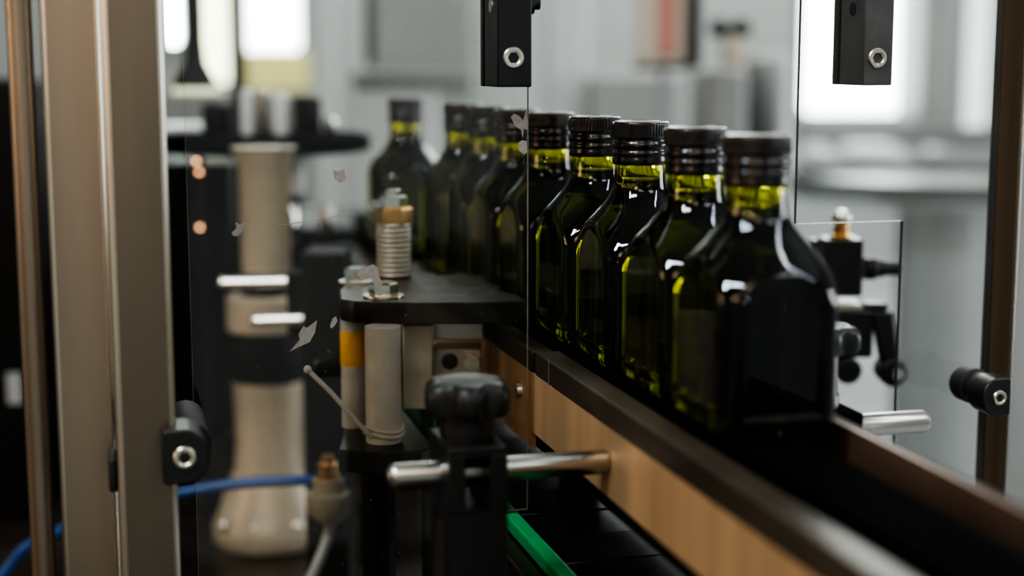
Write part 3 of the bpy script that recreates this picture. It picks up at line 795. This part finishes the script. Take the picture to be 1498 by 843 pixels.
# right: far round conveyor table, pale
rt = thing('round_collecting_table', 'large blurred round stainless table far behind the right pane', 'table', (P(1385, 240, 3.3).x, 3.3, 0))
z_ = P(1330, 268, 3.3).z
lat(rt, [(.32, z_ - .03), (.33, z_ - .028), (.33, z_ - .004), (.32, z_)], mat('satin_steel_table', (.42, .43, .42), .6, .35), 'table_top', 64)
lat(rt, [(.338, z_ - .012), (.338, z_ + .022), (.331, z_ + .022), (.331, z_ - .012)], mat('table_rim_grey', (.12, .125, .125), .4, .4), 'rim', 64)
lat(rt, [(.10, .002), (.10, z_ - .03)], CABGREY, 'pedestal')
far_box('wall_machine', 'pale blurred machine front right of the bright window', 'machine', 1345, 1400, -60, 185, 4.6, .3, CABGREY, base=False)
far_box('dark_beam', 'long soft grey beam below the bright window', 'beam', 1175, 1470, 188, 214, 4.4, .12, mat('beam_grey', (.17, .175, .175), 0, .5))
far_box('white_tub', 'white blurred tub under the grey beam', 'tub', 1182, 1232, 216, 246.5, 4.0, .2, CABWHITE, .03)
far_box('white_tub', 'wide white blurred tub right of the smaller one', 'tub', 1240, 1335, 214, 246.5, 4.0, .2, CABWHITE, .03)
far_box('white_tub', 'small pale tub near the brown right post', 'tub', 1370, 1402, 218, 246.5, 4.0, .2, CABGREY, .03)
far_box('far_counter', 'counter that carries the beam and tubs', 'counter', 1165, 1560, 247, 270, 3.95, .55, mat('counter_grey', (.20, .205, .205), 0, .45))
far_box('pedestal', 'pale pedestal under the far counter', 'pedestal', 1400, 1440, 271, 800, 4.1, .3, CABWHITE, base=True)

# hanging funnel lamp, top left
fl = thing('pendant_lamp', 'dark funnel shaped pendant lamp with a pale rim hanging at the upper left', 'lamp', (P(286, 130, 1.75).x, 1.75, 0))
g = lambda y: P(286, y, 1.75).z
lat(fl, [(.010, g(-900)), (.010, g(60)), (.012, g(92)), (.024, g(122)), (.0255, g(128)), (.012, g(126))][::-1], MACHDK, 'shade', 32)
lat(fl, [(.0252, g(137)), (.0255, g(136)), (.0255, g(128)), (.024, g(127))], emit('lit_rim', (.72, .76, .52), .9), 'rim', 32)
far_box('dark_upright', 'thin dark upright between the two left windows', 'upright', 338, 350, -200, 200, 2.6, .03, FRAMEDK, .001, base=True)
tag(MB().lathe([(.05, 0), (.052, .004), (.05, .008)], c=(P(262, 190, 1.75).x, 1.75, P(262, 192, 1.75).z), seg=32).build('light_dish', CABWHITE), 'pale shallow dish beside the turntable below the pendant lamp', 'dish')
lat(tt, [(.004, 0), (.004, .001)], MACHDK, 'pin', 8, (0, 0, zt_))

# ================================================================== LIGHT
w = bpy.data.worlds.new('world'); scene.world = w; w.use_nodes = True
w.node_tree.nodes['Background'].inputs[0].default_value = (.55, .62, .66, 1); w.node_tree.nodes['Background'].inputs[1].default_value = .12
def area(name, loc, target, sx, sy, power, col, spread=None):
    l = bpy.data.lights.new(name, 'AREA'); l.shape = 'RECTANGLE'; l.size = sx; l.size_y = sy; l.energy = power; l.color = col
    if spread: l.spread = spread
    o = bpy.data.objects.new(name, l); COL.objects.link(o); o.location = loc
    o.rotation_euler = (Vector(target) - Vector(loc)).to_track_quat('-Z', 'Y').to_euler(); return o
area('room_fill_far', (0.6, 4.0, 3.4), (0.6, 4.0, 0), 2.5, 1.6, 68, (.97, 1, .95))  # unseen fill added to brighten the far walls and floor
area('room_fill_back', (1.5, 7.5, 3.4), (1.5, 7.5, 0), 3, 2.5, 150, (.96, 1, .97))  # unseen fill added above the back of the room
area('tube_lamp_left', (-.9, .1, 2.5), (0, .9, 1.1), .12, .45, 14, (.80, .92, 1))
area('tube_lamp_cross', (-.55, -.05, 2.6), (0, .9, 1.1), .5, .10, 11, (.80, .92, 1))
area('tube_lamp_right', (1.3, .5, 2.4), (.1, .9, 1.1), .10, 1.0, 9, (.82, .86, 1))
area('side_edge_light', (4.6, 1.9, 1.6), (0, .9, 1.2), 1.6, 1.8, 85, (.92, .96, 1))  # unseen light added at the right for bright post edges
area('warm_lamp', (-.65, -.9, 2.0), (-.05, .9, 1.05), .45, .45, 5, (1, .72, .48))
area('warm_lamp_left', (-2.2, .4, 1.5), (0, .8, 1.05), .6, .6, 8, (1, .66, .40))
area('warm_fill_behind', (.1, -1.9, 3.1), (-.1, .9, 1.3), 1.0, .7, 13, (1, .82, .62))  # unseen warm fill added to brighten the post fronts towards the top
area('rear_floor_fill', (2.4, -1.3, 3.4), (2.4, -1.5, 0), 1.2, 1.2, 30, (.95, .98, 1))  # unseen fill added to light the floor mirrored in the nearest bottle
area('window_glow', (1.0, 3.3, 2.3), (.1, .8, 1.1), .9, .9, 18, (.93, 1, .97))
warm_glints = [(-.75, -.15, 1.45), (-.60, -.3, 1.32), (-.95, .0, 1.6), (-.50, -.45, 1.25), (-1.1, .25, 1.3), (-.35, -.6, 1.5)]  # unseen warm points added for gold dots on the bottles
for x, y, z in warm_glints:
    l = bpy.data.lights.new('warm_glint_light', 'POINT'); l.energy = .7; l.color = (1, .68, .46); l.shadow_soft_size = .014
    o = bpy.data.objects.new('warm_glint_light', l); COL.objects.link(o); o.location = (x, y, z)
for x, y, z in [(.9, -.5, 1.0), (1.3, -.2, 1.9)]:  # unseen cool points added for sparkle on the glass
    l = bpy.data.lights.new('cool_glint_light', 'POINT'); l.energy = 1.2; l.color = (.82, .90, 1); l.shadow_soft_size = .03
    o = bpy.data.objects.new('cool_glint_light', l); COL.objects.link(o); o.location = (x, y, z)

scene.view_settings.view_transform = 'AgX'
scene.view_settings.look = 'AgX - High Contrast'
scene.view_settings.exposure = -.08
scene.cycles.max_bounces = 16; scene.cycles.transmission_bounces = 14; scene.cycles.transparent_max_bounces = 12
scene.cycles.use_denoising = True
scene.cycles.blur_glossy = .3
